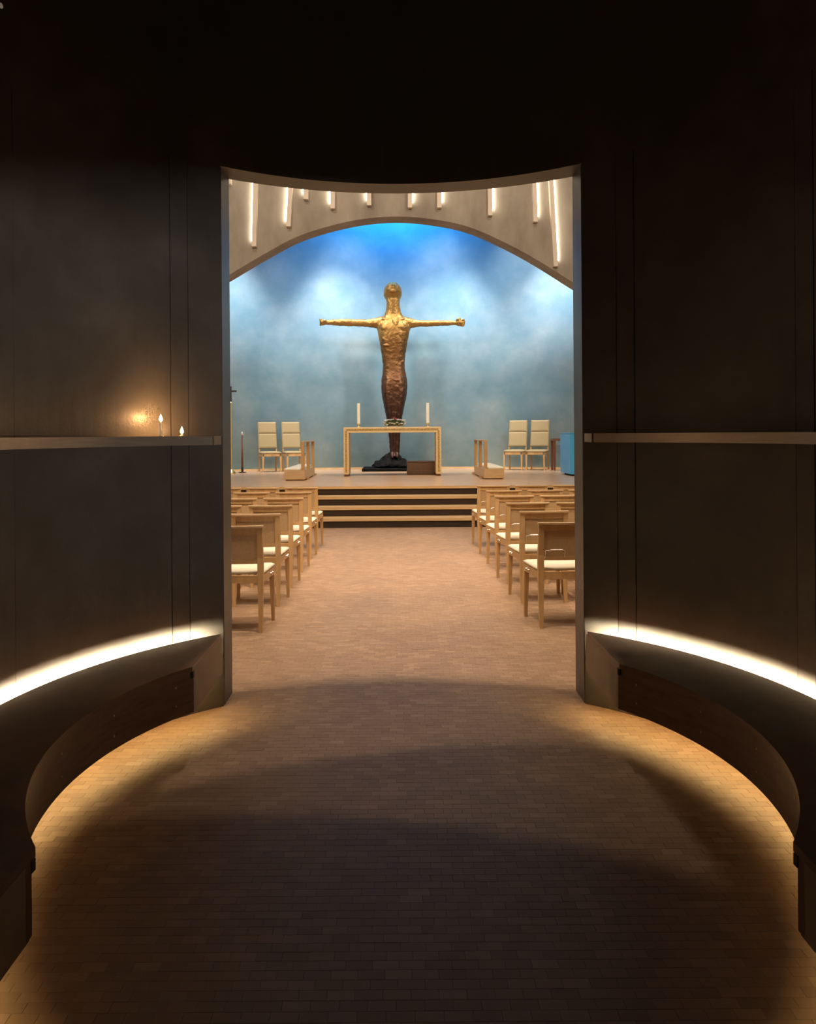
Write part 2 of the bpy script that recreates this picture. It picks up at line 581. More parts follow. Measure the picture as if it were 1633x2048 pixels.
def taper_candle(name, px, h, r, label, power):
    # stands on the left shelf on the ray through image column px
    k = (px - 790) / 1500
    rr = 1.735
    A, B, C = 1 + k * k, -2 * (k * CX + CY), CX ** 2 + CY ** 2 - rr ** 2
    y = (-B + math.sqrt(B * B - 4 * A * C)) / (2 * A)
    t = thing(name, label, 'candle', (k * y, y, 1.5905), 0, 'lit candles on the wall shelf')
    MB().lathe([(r * 2.1, 0), (r * 2.3, 0.004), (r * 2.0, 0.008)], n=14).build('drip_cup', 'brass', t)
    MB().lathe([(r, 0.008), (r, h - 0.002), (r * 0.7, h)], n=12).build('stick', 'wax', t, smooth=False)
    MB().lathe([(0.0012, h - 0.001), (0.001, h + 0.008)], n=6).build('wick', 'black', t)
    flame(MB(), (0, 0, h + 0.004), 0.021).build('flame', 'flame', t, smooth=True)
    l = lamp_point('candle_light', (0, 0, h + 0.025), power, (1.0, 0.50, 0.18), 0.012)
    l.parent = t
    return t


taper_candle('taper_candle', 322, 0.080, 0.0065, 'tall thin lit candle on the left wall shelf, flame highest', 13.0)
taper_candle('stub_candle', 364, 0.014, 0.010, 'short burnt-down lit candle on the left wall shelf nearest the doorway', 2.0)

# faint wall lights high on the left
for k, (px, py) in enumerate(((13, 6), (4, 18))):
    a = -1.18 - 0.02 * k
    kx, kz = (px - 790 - 6) / 1500, (868 - py) / 1500
    A, B, C = 1 + kx * kx, -2 * (kx * CX + CY), CX ** 2 + CY ** 2 - (RW - 0.02) ** 2
    y = (-B + math.sqrt(B * B - 4 * A * C)) / (2 * A)
    p = Vector((kx * y, y, 1.6 + kz * y))
    t = thing('wall_light', ['small dim light high on the dark left wall, upper of two',
                             'small dim light high on the dark left wall, lower of two'][k], 'light', p, 0, 'pair of tiny wall lights')
    d = (Vector((CX, CY, p.z)) - p).normalized()
    MB().tube([-d * 0.028, d * 0.0], 0.016, 12).build('housing', 'black', t)
    MB().tube([d * 0.0005, d * 0.004], 0.012, 12).build('lens', 'downlight', t)

# ------------------------------------------------------------------ floor: subfloor and wood blocks
BX, BY, GAP = 0.08, 0.04, 0.0007
fl = struct(box(-7, 7, -7.2, 12.9, -0.20, -0.012).build('floor', 'subfloor'), 'floor of small warm brown wooden blocks', 'floor')
proto = None
bulk = MB()
cells = []
row0 = int(math.floor(0.6 / BY))
row1 = int(math.ceil(12.84 / BY))
for j in range(row0, row1):
    y0 = j * BY
    if y0 < 4.9:
        xa, xb = -2.0, 2.1
    else:
        xm = 0.26 * y0 + 1.6
        xa, xb = -xm, xm
    sh = (j % 2) * 0.5 + (((j * 7919) % 13) / 13.0 - 0.5) * 0.18
    for i in range(int(xa / BX) - 1, int(xb / BX) + 2):
        cells.append((i * BX + sh * BX, y0))
# the 300 nearest in view become single parts
near = [c for c in cells if c[1] > 1.98 and -1.0 < c[0] < 0.98 + 0.06]
near.sort(key=lambda c: (round(c[1], 3), abs(c[0])))
near = set(near[:300])


def block(mb, x, y, dz):
    x0, x1, y0, y1 = x + GAP / 2, x + BX - GAP / 2, y + GAP / 2, y + BY - GAP / 2
    c = 0.0004
    z1, z0 = dz, -0.0118
    mb.add([(x0, y0, z0), (x1, y0, z0), (x1, y1, z0), (x0, y1, z0),
            (x0, y0, z1 - c), (x1, y0, z1 - c), (x1, y1, z1 - c), (x0, y1, z1 - c),
            (x0 + c, y0 + c, z1), (x1 - c, y0 + c, z1), (x1 - c, y1 - c, z1), (x0 + c, y1 - c, z1)],
           [(0, 1, 5, 4), (1, 2, 6, 5), (2, 3, 7, 6), (3, 0, 4, 7),
            (4, 5, 9, 8), (5, 6, 10, 9), (6, 7, 11, 10), (7, 4, 8, 11), (8, 9, 10, 11), (3, 2, 1, 0)])


for c in cells:
    dz = random.uniform(-0.0007, 0.0)
    if c in near:
        if proto is None:
            m0 = MB()
            block(m0, 0, 0, 0)
            proto = m0.build('floor_block', 'floor_wood', fl)
            o = proto
        else:
            o = proto.copy()
            COL.objects.link(o)
        o.location = (c[0], c[1], dz)
    else:
        block(bulk, c[0], c[1], dz)
b = bulk.build('floor_blocks', 'floor_wood', fl)
b['kind'] = 'stuff'

# ------------------------------------------------------------------ foyer behind the camera
struct(box(-4.2, -1.55, 0.95, 1.15, 0, 2.36).build('wall_foyer_left', 'plaster_dark'), 'dark foyer wall left of the near opening', 'wall')
struct(box(1.65, 4.2, 0.95, 1.15, 0, 2.36).build('wall_foyer_right', 'plaster_dark'), 'dark foyer wall right of the near opening', 'wall')
struct(box(-4.2, -4.0, -7.0, 0.95, 0, 2.36).build('wall_foyer_side', 'plaster_dark'), 'dark side wall of the foyer behind the camera', 'wall')
struct(box(4.0, 4.2, -7.0, 0.95, 0, 2.36).build('wall_foyer_far_side', 'plaster_dark'), 'dark far side wall of the foyer behind the camera', 'wall')
struct(box(-4.2, 4.2, -7.2, -7.0, 0, 2.36).build('wall_foyer_back', 'plaster_dark'), 'dark back wall of the foyer behind the camera', 'wall')
struct(box(0.2, 4.0, -3.0, -2.85, 0, 1.05).build('wall_foyer_light_blocker', 'plaster_dark'), 'low dark wall added behind the camera to shade the anteroom floor', 'wall')  # added out of view, keeps the foyer light off the anteroom floor
struct(box(-4.2, 4.2, -7.2, 0.95, 2.36, 2.46).build('ceiling_foyer', 'plaster_dark'), 'dark ceiling of the foyer', 'ceiling')
mb = MB()
arc_box(mb, RW + 0.0, RO, PI - R(36), PI + R(36), 2.36, DOOR_Z, 20)
struct(mb.build('wall_near_lintel', 'concrete'), 'concrete lintel over the near opening of the anteroom', 'wall')
wn = MB()
for x0, x1, z0, z1 in ((2.4, 2.46, 0.3, 2.2), (3.8, 3.86, 0.3, 2.2), (2.46, 3.8, 0.3, 0.36), (2.46, 3.8, 2.14, 2.2)):
    wn.box(x0, x1, -7.0, -6.94, z0, z1)
struct(wn.build('foyer_fill_frame', 'dark_wood'), 'unseen dark frame added around the fill light behind the camera', 'window')  # frame added to go with the fill light, the wall behind is closed

# ------------------------------------------------------------------ nave shell
struct(box(-6.7, -6.5, 3.4, 13.3, 0, 8).build('wall_nave_left', 'concrete_pale'), 'pale concrete side wall on the left of the nave', 'wall')
struct(box(6.5, 6.7, 3.4, 13.3, 0, 8).build('wall_nave_right', 'concrete_pale'), 'pale concrete side wall on the right of the nave', 'wall')
nb = MB().box(-6.5, -1.95, 3.4, 3.6, 0, 8).box(2.05, 6.5, 3.4, 3.6, 0, 8).box(-1.95, 2.05, 3.4, 3.6, 5.1, 8)
struct(nb.build('wall_nave_back', 'concrete_pale'), 'pale concrete back wall of the nave', 'wall')
struct(box(-6.7, 6.7, 3.4, 13.71, 8, 8.2).build('ceiling_nave', 'concrete_pale'), 'pale concrete ceiling of the nave', 'ceiling')

# arch wall
AY0, AY1 = 13.3, 13.71
pts_px = [(453, 553), (522, 512), (591, 475), (660, 452), (728.6, 437.7), (797.5, 433), (866, 438.6), (935, 453), (1004, 482), (1073, 519), (1146.6, 565)]
arch = []
for px, py in pts_px:
    th = 0.007
    dx, dy = px - 790, py - 868
    dx, dy = dx - th * dy, dy + th * dx
    arch.append((dx / 1500 * AY0, 1.6 - dy / 1500 * AY0))


def arch_z(x):
    if x <= arch[0][0]:
        return arch[0][1] + (x - arch[0][0]) * 0.58
    if x >= arch[-1][0]:
        return arch[-1][1] - (x - arch[-1][0]) * 0.62
    # Catmull-Rom through the measured points
    for i in range(len(arch) - 1):
        if arch[i][0] <= x <= arch[i + 1][0]:
            t = (x - arch[i][0]) / (arch[i + 1][0] - arch[i][0])
            p1, p2 = arch[i][1], arch[i + 1][1]
            p0 = arch[i - 1][1] if i > 0 else 2 * p1 - p2
            p3 = arch[i + 2][1] if i + 2 < len(arch) else 2 * p2 - p1
            return 0.5 * (2 * p1 + (p2 - p0) * t + (2 * p0 - 5 * p1 + 4 * p2 - p3) * t * t + (3 * p1 - p0 - 3 * p2 + p3) * t ** 3)


rings = []
N = 120
for i in range(N + 1):
    x = -6.6 + 13.2 * i / N
    z = arch_z(x)
    rings.append([(x, AY0, z), (x, AY1, z), (x, AY1, 9.2), (x, AY0, 9.2)])
struct(MB().loft(rings).build('wall_arch', 'concrete_pale'), 'pale concrete wall with wide arched opening in front of the blue apse', 'wall')


# light fins on the arch wall: image x at top, image x at bottom, image y at bottom, side of the glow
def fin_pt(cx, cy, Y):
    px, py = 430 + cx / 2.177, 310 + cy / 2.177
    dx, dy = px - 790, py - 868
    dx, dy = dx - 0.007 * dy, dy + 0.007 * dx
    return dx / 1500 * Y, 1.6 - dy / 1500 * Y


FINS = [(62, 60, 125, -1, 'leftmost short pale light fin above the arch, at the corner of the doorway'),
        (176, 170, 397, -1, 'longest light fin on the left above the arch, glowing on its left'),
        (330, 320, 310, -1, 'second longest light fin on the left above the arch'),
        (397, 396, 192, -1, 'short light fin above the arch, third from the left doorway edge'),
        (512, 513, 232, -1, 'light fin above the arch, fourth from the left doorway edge'),
        (671, 672, 218, -1, 'light fin just left of the arch crown'),
        (850, 850, 228, 1, 'light fin just right of the arch crown'),
        (979, 978, 228, 1, 'light fin above the arch, second right of the crown'),
        (1199, 1200, 262, 1, 'light fin above the arch, third right of the crown'),
        (1392, 1398, 290, 1, 'second longest light fin on the right above the arch'),
        (1466, 1486, 483, 1, 'longest light fin on the right above the arch, glowing on its right')]
for tx, bx, by, sd, lab in FINS:
    Y = AY0 - 0.10
    xb, zb = fin_pt(bx, by, Y)
    xt, zt = fin_pt(tx, 110, Y)
    if abs(tx - bx) < 4 and by < 200:
        xt = xb
    sl = (xt - xb) / (zt - zb)
    zt2 = 7.3
    xt2 = xb + sl * (zt2 - zb)
    t = thing('light_fin', lab, 'light', (xb, AY0 - 0.001, zb), 0, 'light fins above the arch')
    dxT = xt2 - xb
    H = zt2 - zb
    hw = 0.038
    MB().hexa([(-hw, -0.10, 0), (hw, -0.10, 0), (hw, 0, 0), (-hw, 0, 0),
               (dxT - hw, -0.10, H), (dxT + hw, -0.10, H), (dxT + hw, 0, H), (dxT - hw, 0, H)]).build('fin', 'white_fin', t)
    a0, a1 = sorted((sd * (hw + 0.002), sd * (hw + 0.026)))
    MB().hexa([(a0, -0.05, 0.11), (a1, -0.05, 0.11), (a1, -0.02, 0.11), (a0, -0.02, 0.11),
               (dxT + a0, -0.05, H), (dxT + a1, -0.05, H), (dxT + a1, -0.02, H), (dxT + a0, -0.02, H)]).build('light_strip', 'led_fin', t)

# ------------------------------------------------------------------ sanctuary shell
PZ = 0.651
AR, ACY = 11.5, 9.1


def apol(r, a, z):
    return (r * math.sin(a), ACY + r * math.cos(a), z)


def apse_arc(r0, r1, z0, z1, lim, n=64):
    return MB().loft([[apol(r, -lim + 2 * lim * i / n, z) for r, z in ((r0, z0), (r1, z0), (r1, z1), (r0, z1))] for i in range(n + 1)])


LIM = math.asin(6.6 / AR)
struct(apse_arc(AR, AR + 0.2, 0, 9.2, LIM).build('wall_apse', 'apse_paint', smooth=False), 'curved apse wall with mottled light blue paint', 'wall')
for p in bpy.data.objects['wall_apse'].data.polygons:
    p.use_smooth = abs(p.normal.z) < 0.1
struct(apse_arc(AR - 0.018, AR - 0.0005, PZ, PZ + 0.045, LIM).build('baseboard_apse', 'beech_pale'), 'pale wooden baseboard strip along the blue apse wall', 'baseboard')
struct(box(-6.8, -6.6, 13.3, 18.8, 0, 9.2).build('wall_sanctuary_left', 'apse_paint'), 'light blue side wall left in the sanctuary', 'wall')
struct(box(6.6, 6.8, 13.3, 18.8, 0, 9.2).build('wall_sanctuary_right', 'apse_paint'), 'light blue side wall right in the sanctuary', 'wall')
struct(box(-6.8, 6.8, 13.3, 21, 9.2, 9.4).build('ceiling_sanctuary', 'concrete_pale'), 'pale ceiling of the sanctuary', 'ceiling')

# platform and steps
pf = MB()
pf.box(-6.6, 6.6, 13.7, 20.85, PZ - 0.045, PZ)
struct(pf.build('floor_platform', 'platform_wood'), 'raised glossy wooden platform floor of the sanctuary', 'floor')
st = thing('altar_steps', 'wide pale wooden steps with dark risers leading up to the platform', 'steps', (0, 12.8, 0))
for k, (y, z) in enumerate(((12.8, 0.165), (13.1, 0.327), (13.4, 0.489))):
    box(-6.45, 6.45, y - 12.8, y - 12.8 + 0.33, z - 0.05, z).build('tread', 'beech_pale', st)
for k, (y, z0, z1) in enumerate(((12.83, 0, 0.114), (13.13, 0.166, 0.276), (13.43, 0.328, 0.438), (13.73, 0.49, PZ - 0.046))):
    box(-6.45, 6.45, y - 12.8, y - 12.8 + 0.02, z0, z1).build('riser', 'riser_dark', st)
nose = box(-6.45, 6.45, 13.688, 13.6995, PZ - 0.05, PZ)
struct(nose.build('trim_1', 'beech_pale'), 'pale wooden front edge of the platform', 'trim')


# ------------------------------------------------------------------ congregation chairs
def make_chair():
    t = thing('wooden_chair', 'x', 'chair')
    FW, RWd, D = 0.26, 0.228, 0.42     # half widths front and rear, leg depth; origin at floor centre of rear feet; faces +Y
    sz = 0.46

    def hw(y):
        return RWd + (FW - RWd) * y / D
    for s in (-1, 1):
        # front legs
        MB().taper((s * (FW - 0.016), D - 0.016, 0), (0.013, 0.013), (s * (FW - 0.022), D - 0.022, sz - 0.058), (0.022, 0.022)).build('leg', 'beech', t)
        # rear leg running up as back post
        x = s * (RWd - 0.024)
        MB().loft([[(x - a, y - b_, z), (x + a, y - b_, z), (x + a, y + b_, z), (x - a, y + b_, z)]
                   for a, b_, y, z in ((0.014, 0.014, 0.005, 0), (0.020, 0.020, 0.018, 0.25), (0.024, 0.023, 0.022, 0.42), (0.024, 0.018, 0.018, 0.6), (0.022, 0.013, -0.014, 0.853))]
                  ).build('leg', 'beech', t)
        x0, x1 = RWd - 0.002, FW - 0.002
        # side apron
        MB().hexa([(s * (x0 - 0.022), 0.04, sz - 0.058), (s * x0, 0.04, sz - 0.058), (s * x1, D, sz - 0.058), (s * (x1 - 0.022), D, sz - 0.058),
                   (s * (x0 - 0.022), 0.04, sz), (s * x0, 0.04, sz), (s * x1, D, sz), (s * (x1 - 0.022), D, sz)]).build('apron', 'beech', t)
        # row connector clips
        for k in (0.25, 0.31):
            xx = s * (hw(k) - 0.001)
            MB().tube([(xx, k, sz - 0.022), (xx + s * 0.012, k, sz - 0.024), (xx + s * 0.014, k + 0.012, sz - 0.034), (xx, k + 0.018, sz - 0.038)], 0.0035, 6).build('clip', 'chrome', t)
    box(-RWd + 0.03, RWd - 0.03, 0.004, 0.03, sz - 0.062, sz).build('apron', 'beech', t)
    box(-FW + 0.03, FW - 0.03, D - 0.024, D - 0.002, sz - 0.058, sz).build('apron', 'beech', t)
    # cushion
    rings = []
    for k, (ins, z) in enumerate(((0.012, sz + 0.001), (0.004, sz + 0.012), (0.006, sz + 0.026), (0.03, sz + 0.038), (0.09, sz + 0.043))):
        a0, a1 = hw(0.05) - ins, hw(D + 0.012) - ins
        y0, y1 = 0.048 + ins, D + 0.012 - ins
        rings.append([(-a0, y0, z), (0, y0 - 0.002, z), (a0, y0, z), ((a0 + a1) / 2, (y0 + y1) / 2, z), (a1, y1, z), (0, y1 + 0.004, z), (-a1, y1, z), (-(a0 + a1) / 2, (y0 + y1) / 2, z)])
    MB().loft(rings).build('cushion', 'cushion', t, smooth=True)

    # curved crest rail, lower rail and panel
    def curved(y0, th, z0, z1, w_, bow, lean0, lean1, n=8):
        rr = []
        for i in range(n + 1):
            u = -1 + 2 * i / n
            x = u * w_
            yb = y0 - bow * (1 - u * u)
            rr.append([(x, yb + lean0, z0), (x, yb + lean0 + th, z0), (x, yb + lean1 + th, z1), (x, yb + lean1, z1)])
        return MB().loft(rr)
    curved(-0.034, 0.042, 0.8535, 0.868, RWd + 0.004, 0.028, 0.001, -0.001).build('crest_rail', 'beech_pale', t)
    curved(-0.020, 0.02, 0.80, 0.853, RWd - 0.0465, 0.016, 0.004, 0.0).build('upper_rail', 'beech', t)
    curved(0.006, 0.02, 0.555, 0.588, RWd - 0.0465, 0.012, 0.002, 0.0).build('lower_rail', 'beech', t)
    curved(0.008, 0.008, 0.5885, 0.7995, RWd - 0.0475, 0.012, 0.002, -0.016).build('back_panel', 'back_panel', t)
    # wire book holder behind the back
    MB().tube([(0.02, -0.008, 0.575), (0.02, -0.03, 0.585), (0.02, -0.05, 0.640), (0.06, -0.055, 0.650), (0.16, -0.055, 0.650), (0.18, -0.05, 0.640), (0.18, -0.03, 0.585), (0.18, -0.008, 0.575)], 0.003, 6).build('wire_holder', 'chrome', t)
    return t


ORD = ['row nearest the doorway', 'second row from the doorway', 'third row from the doorway',
       'fourth row from the doorway', 'fifth row from the doorway', 'row nearest the steps']
CORD = ['aisle chair', 'second chair from the aisle', 'third chair from the aisle', 'fourth chair from the aisle']
chair0 = make_chair()
first = True
for side in (-1, 1):
    Zf = (6.49, 7.40, 8.26, 9.15, 10.03, 10.86) if side < 0 else (6.575, 7.476, 8.35, 9.23, 10.06, 10.96)
    inner = -1.045 if side < 0 else 1.115
    rot = R(0.5) if side < 0 else R(3.0)
    for r_ in range(6):
        for c_ in range((2, 3, 3, 3, 4, 4)[r_]):
            if first:
                t = chair0
                first = False
            else:
                t = copy_tree(chair0)
            x = inner + side * (0.26 + 0.535 * c_)
            rr = rot if r_ < 5 else rot * 0.3
            y = Zf[r_] - 0.42
            # rotate about the front edge centre
            t.location = (x + 0.42 * math.sin(rr), y + 0.42 * (1 - math.cos(rr)) + (side * 0.535 * c_) * math.sin(rr), 0)
            t.rotation_euler = (0, 0, rr)
            tag(t, '%s, %s, %s block of beech chairs' % (CORD[c_], ORD[r_], 'left' if side < 0 else 'right'),
                'chair', 'congregation chairs')
            if side < 0:      # the holder sits on the side away from the aisle
                for ch in t.children:
                    if ch.name.startswith('wire_holder'):
                        ch.location.x = -0.20

# ------------------------------------------------------------------ altar and what stands on it
AX0, AX1 = -1.155, 1.045
ALY = 16.87
AH = 1.106
al = thing('altar_table', 'golden wooden altar table with dark inscription band in front of the statue', 'altar', ((AX0 + AX1) / 2, ALY, PZ))
hwid = (AX1 - AX0) / 2
top = box(-hwid, hwid, 0, 0.66, AH - 0.125, AH).build('table_top', 'altar_wood', al, bevel=0.004)
box(-hwid + 0.06, hwid - 0.06, -0.004, -0.0005, AH - 0.075, AH - 0.035).build('inscription_band', 'inscription', top)
for s in (-1, 1):
    x0, x1 = sorted((s * hwid, s * (hwid - 0.117)))
    lg = box(x0, x1, 0, 0.66, 0.045, AH - 0.1255).build('leg', 'altar_wood', al, bevel=0.004)
    xm = (x0 + x1) / 2
    box(xm - 0.020, xm + 0.020, -0.004, -0.0005, 0.09, AH - 0.08).build('inscription_band', 'inscription', lg)
    box(x0 + 0.01, x1 - 0.012, 0.015, 0.64, 0, 0.0445).build('foot', 'dark_wood', lg)
ATZ = PZ + AH
for x, word in ((-0.82, 'left'), (0.755, 'right')):
    t = thing('altar_candle', 'tall white unlit candle in brass holder at the %s end of the altar' % word, 'candle', (x, ALY + 0.2, ATZ), 0, 'altar candles')
    MB().lathe([(0.06, 0), (0.062, 0.008), (0.03, 0.02), (0.016, 0.035), (0.022, 0.05), (0.016, 0.06), (0.045, 0.08), (0.048, 0.088)], n=20).build('holder', 'brass', t, smooth=True)
    MB().lathe([(0.036, 0.0885), (0.036, 0.535), (0.034, 0.545), (0.030, 0.541), (0.0, 0.540)], n=20).build('stick', 'wax', t)
    MB().lathe([(0.002, 0.5405), (0.002, 0.556)], n=6).build('wick', 'black', t)

fa = thing('flower_arrangement', 'low arrangement of white and pink flowers on the altar', 'flowers', (0.0, ALY + 0.22, ATZ))
MB().loft([[(a * sx, b_ * sy, z) for sx, sy in ((-1, -1), (1, -1), (1, 1), (-1, 1))] for a, b_, z in ((0.16, 0.05, 0), (0.18, 0.06, 0.03), (0.17, 0.055, 0.03), (0.15, 0.045, 0.012))]).build('bowl', 'ceramic', fa)
rnd = random.Random(3)
lm = MB()
for k in range(260):
    x, y = rnd.uniform(-0.21, 0.21), rnd.uniform(-0.10, 0.08)
    z = 0.025 + 0.125 * (1 - (x / 0.36) ** 2) * rnd.random()
    d = Vector((rnd.uniform(-1, 1) + x * 3, rnd.uniform(-1, 0.4), rnd.uniform(-0.3, 1))).normalized() * rnd.uniform(0.03, 0.06)
    u = d.cross(Vector((0.3, 0.5, 0.8))).normalized() * 0.012
    nrm = d.cross(u).normalized() * 0.0015
    p = Vector((x, y, z))
    lm.add([p, p + d * 0.5 + u + nrm, p + d, p + d * 0.5 - u + nrm, p + d * 0.5 - nrm], [(0, 1, 2), (0, 2, 3), (0, 4, 1), (1, 4, 2), (2, 4, 3), (3, 4, 0)])
lv = lm.build('foliage', 'leaf', fa)
lv['kind'] = 'stuff'


def bloom(c, r, mat):
    m = MB()
    for ring, (cnt, tilt, rr) in enumerate(((6, 0.25, 1.0), (5, 0.7, 0.75), (3, 1.1, 0.5))):
        for k in range(cnt):
            a = 2 * PI * k / cnt + ring * 0.5
            d = Vector((math.cos(a) * math.cos(tilt), math.sin(a) * math.cos(tilt), math.sin(tilt))) * r * rr
            s_ = Vector((-math.sin(a), math.cos(a), 0)) * r * 0.5 * rr
            n_ = d.cross(s_).normalized() * r * 0.12
            c0 = Vector((0, 0, 0))
            m.add([c0 - n_, d * 0.6 + s_, d + n_ * 0.5, d * 0.6 - s_, d * 0.6 + n_], [(0, 1, 4), (1, 2, 4), (2, 3, 4), (3, 0, 4), (0, 2, 1), (0, 3, 2)])
    m.v = [tuple(Vector(p) + Vector(c)) for p in m.v]
    return m.build('flower', mat, fa)


spots = []
for k in range(13):
    u = k / 12 * 2 - 1
    for yy in (-0.05, 0.03):
        spots.append((u * 0.20 + rnd.uniform(-0.01, 0.01), yy + rnd.uniform(-0.015, 0.015), 0.165 - 0.02 * u * u + (0.03 if abs(u) < 0.12 else 0) + rnd.uniform(-0.01, 0.01), abs(u)))
for s in (-1, 1):
    for k in range(6):
        spots.append((s * rnd.uniform(0.195, 0.245), rnd.uniform(-0.08, 0.03), 0.04 + 0.022 * k, 1.0))
for x in (-0.17, -0.12, -0.06, -0.01, 0.05, 0.10, 0.16):
    spots.append((x, -0.105, rnd.uniform(0.05, 0.10), 1.0))
for x, y, z, u in spots:
    mt_ = 'petal_red' if u < 0.12 else ('petal_pink' if u < 0.5 and rnd.random() < 0.75 else 'petal_white')
    bloom((x, y, z), rnd.uniform(0.034, 0.046), mt_)

# ------------------------------------------------------------------ the bronze figure
SY = 19.5
U = 0.002707


def sx_(c):
    return (c - 805) * U


def sz_(c):
    return 5.545 - (c - 118) * U - PZ


fig = thing('bronze_statue', 'tall bronze statue with outstretched arms and head tilted back', 'statue', (-0.03, SY, PZ))
m = MB()


def ering(xl, xr, yc, d, c, n=28, p=2.2):
    cx_, rx = (sx_(xl) + sx_(xr)) / 2, (sx_(xr) - sx_(xl)) / 2
    out = []
    for j in range(n):
        a = 2 * PI * j / n
        ca, sa = math.cos(a), math.sin(a)
        out.append((cx_ + rx * math.copysign(abs(ca) ** (2 / p), ca), yc + d * math.copysign(abs(sa) ** (2 / p), sa), sz_(c)))
    return out


body = [(1780, 768, 852, 0.0, 0.10), (1690, 764, 860, 0.0, 0.115), (1600, 760, 862, 0.0, 0.13), (1500, 747, 876, 0.0, 0.16), (1400, 734, 886, 0.0, 0.20),
        (1300, 712, 912, 0.0, 0.24), (1200, 694, 934, 0.0, 0.27), (1120, 689, 940, -0.01, 0.285), (1050, 692, 938, -0.01, 0.27), (980, 706, 922, -0.01, 0.235),
        (900, 705, 915, -0.01, 0.225), (800, 692, 926, -0.01, 0.24), (700, 679, 944, -0.02, 0.27), (620, 664, 960, -0.02, 0.28), (560, 650, 975, -0.02, 0.265),
        (510, 655, 965, -0.01, 0.225), (470, 690, 930, 0.0, 0.18), (435, 722, 900, 0.01, 0.155), (400, 738, 882, 0.0, 0.15), (340, 746, 872, -0.02, 0.15), (290, 745, 874, -0.03, 0.16), (250, 748, 870, -0.03, 0.15)]
m.loft([ering(xl, xr, yc, d, c) for c, xl, xr, yc, d in body])
# head, tilted back: skull, face, jaw, nose, lips, ears
hr = Matrix.Rotation(R(-28), 3, 'X')
head = []
for c, hw_, yf, yb in ((312, 0.155, -0.15, 0.14), (296, 0.175, -0.165, 0.17), (270, 0.208, -0.19, 0.22), (244, 0.235, -0.24, 0.25), (226, 0.240, -0.30, 0.26),
                       (208, 0.236, -0.335, 0.255), (190, 0.225, -0.335, 0.24), (172, 0.205, -0.315, 0.21), (154, 0.175, -0.275, 0.165), (138, 0.13, -0.22, 0.10), (125, 0.06, -0.14, 0.03)):
    head.append([(sx_(806) + hw_ * math.cos(2 * PI * j / 24), (yf + yb) / 2 + (yb - yf) / 2 * math.sin(2 * PI * j / 24), sz_(c)) for j in range(24)])
m.loft(head)
m.ell((sx_(808), -0.315, sz_(222)), (0.095, 0.06, 0.05), 16, 10)      # chin
m.ell((sx_(810), -0.345, sz_(193)), (0.060, 0.035, 0.018), 14, 8)     # lips
m.ell((sx_(812), -0.320, sz_(165)), (0.032, 0.055, 0.032), 12, 8)     # nose
for s in (-1, 1):
    m.ell((sx_(806) + s * 0.215, 0.04, sz_(236)), (0.025, 0.04, 0.05), 10, 8)
# collar bones and chest muscles
for s in (-1, 1):
    m.ell((sx_(808) + s * 0.17, -0.19, sz_(560)), (0.17, 0.10, 0.13), 16, 10)
    m.ell((sx_(808) + s * 0.14, -0.15, sz_(478)), (0.17, 0.05, 0.035), 12, 8)
    # thighs and calves: the two legs read through the tapering lower body
    cxl = sx_(814)
    m.loft([[(cxl + s * o_ + rx * math.cos(2 * PI * j / 16), -0.03 + ry * math.sin(2 * PI * j / 16), sz_(c)) for j in range(16)]
            for c, o_, rx, ry in ((1790, 0.065, 0.06, 0.11), (1690, 0.07, 0.066, 0.12), (1600, 0.075, 0.072, 0.14), (1500, 0.09, 0.085, 0.165), (1400, 0.11, 0.10, 0.205),
                                  (1300, 0.14, 0.125, 0.245), (1200, 0.165, 0.145, 0.275), (1100, 0.165, 0.145, 0.275), (1040, 0.14, 0.12, 0.24))])
    # feet pointing down into the mound
    m.ell((cxl + s * 0.06, -0.13, sz_(1775)), (0.055, 0.13, 0.06), 12, 8, Matrix.Rotation(R(40), 3, 'X'))


def limb(st):
    rr = []
    for cx_, cy_, ryz, rdy, yy in st:
        rr.append([(sx_(cx_), yy + rdy * math.cos(2 * PI * j / 16), sz_(cy_) + ryz * math.sin(2 * PI * j / 16)) for j in range(16)])
    m.loft(rr)


limb([(790, 530, 0.12, 0.15, 0), (700, 505, 0.165, 0.165, 0), (640, 508, 0.135, 0.15, 0), (590, 509, 0.112, 0.13, 0.0), (540, 509, 0.095, 0.115, 0.0), (450, 506, 0.094, 0.11, -0.02), (360, 503, 0.098, 0.11, -0.04),
      (300, 502, 0.094, 0.10, -0.05), (240, 502, 0.08, 0.09, -0.06), (185, 503, 0.066, 0.075, -0.07), (165, 503, 0.062, 0.07, -0.07), (145, 503, 0.07, 0.075, -0.07)])
limb([(820, 530, 0.12, 0.15, 0), (910, 507, 0.165, 0.165, 0), (970, 511, 0.135, 0.15, 0), (1010, 514, 0.108, 0.125, 0.0), (1060, 515, 0.085, 0.11, 0.0), (1150, 517, 0.080, 0.10, -0.02), (1240, 516, 0.078, 0.095, -0.04),
      (1320, 516, 0.070, 0.09, -0.05), (1380, 515, 0.060, 0.075, -0.06), (1400, 514, 0.062, 0.075, -0.06), (1430, 513, 0.075, 0.08, -0.06)])
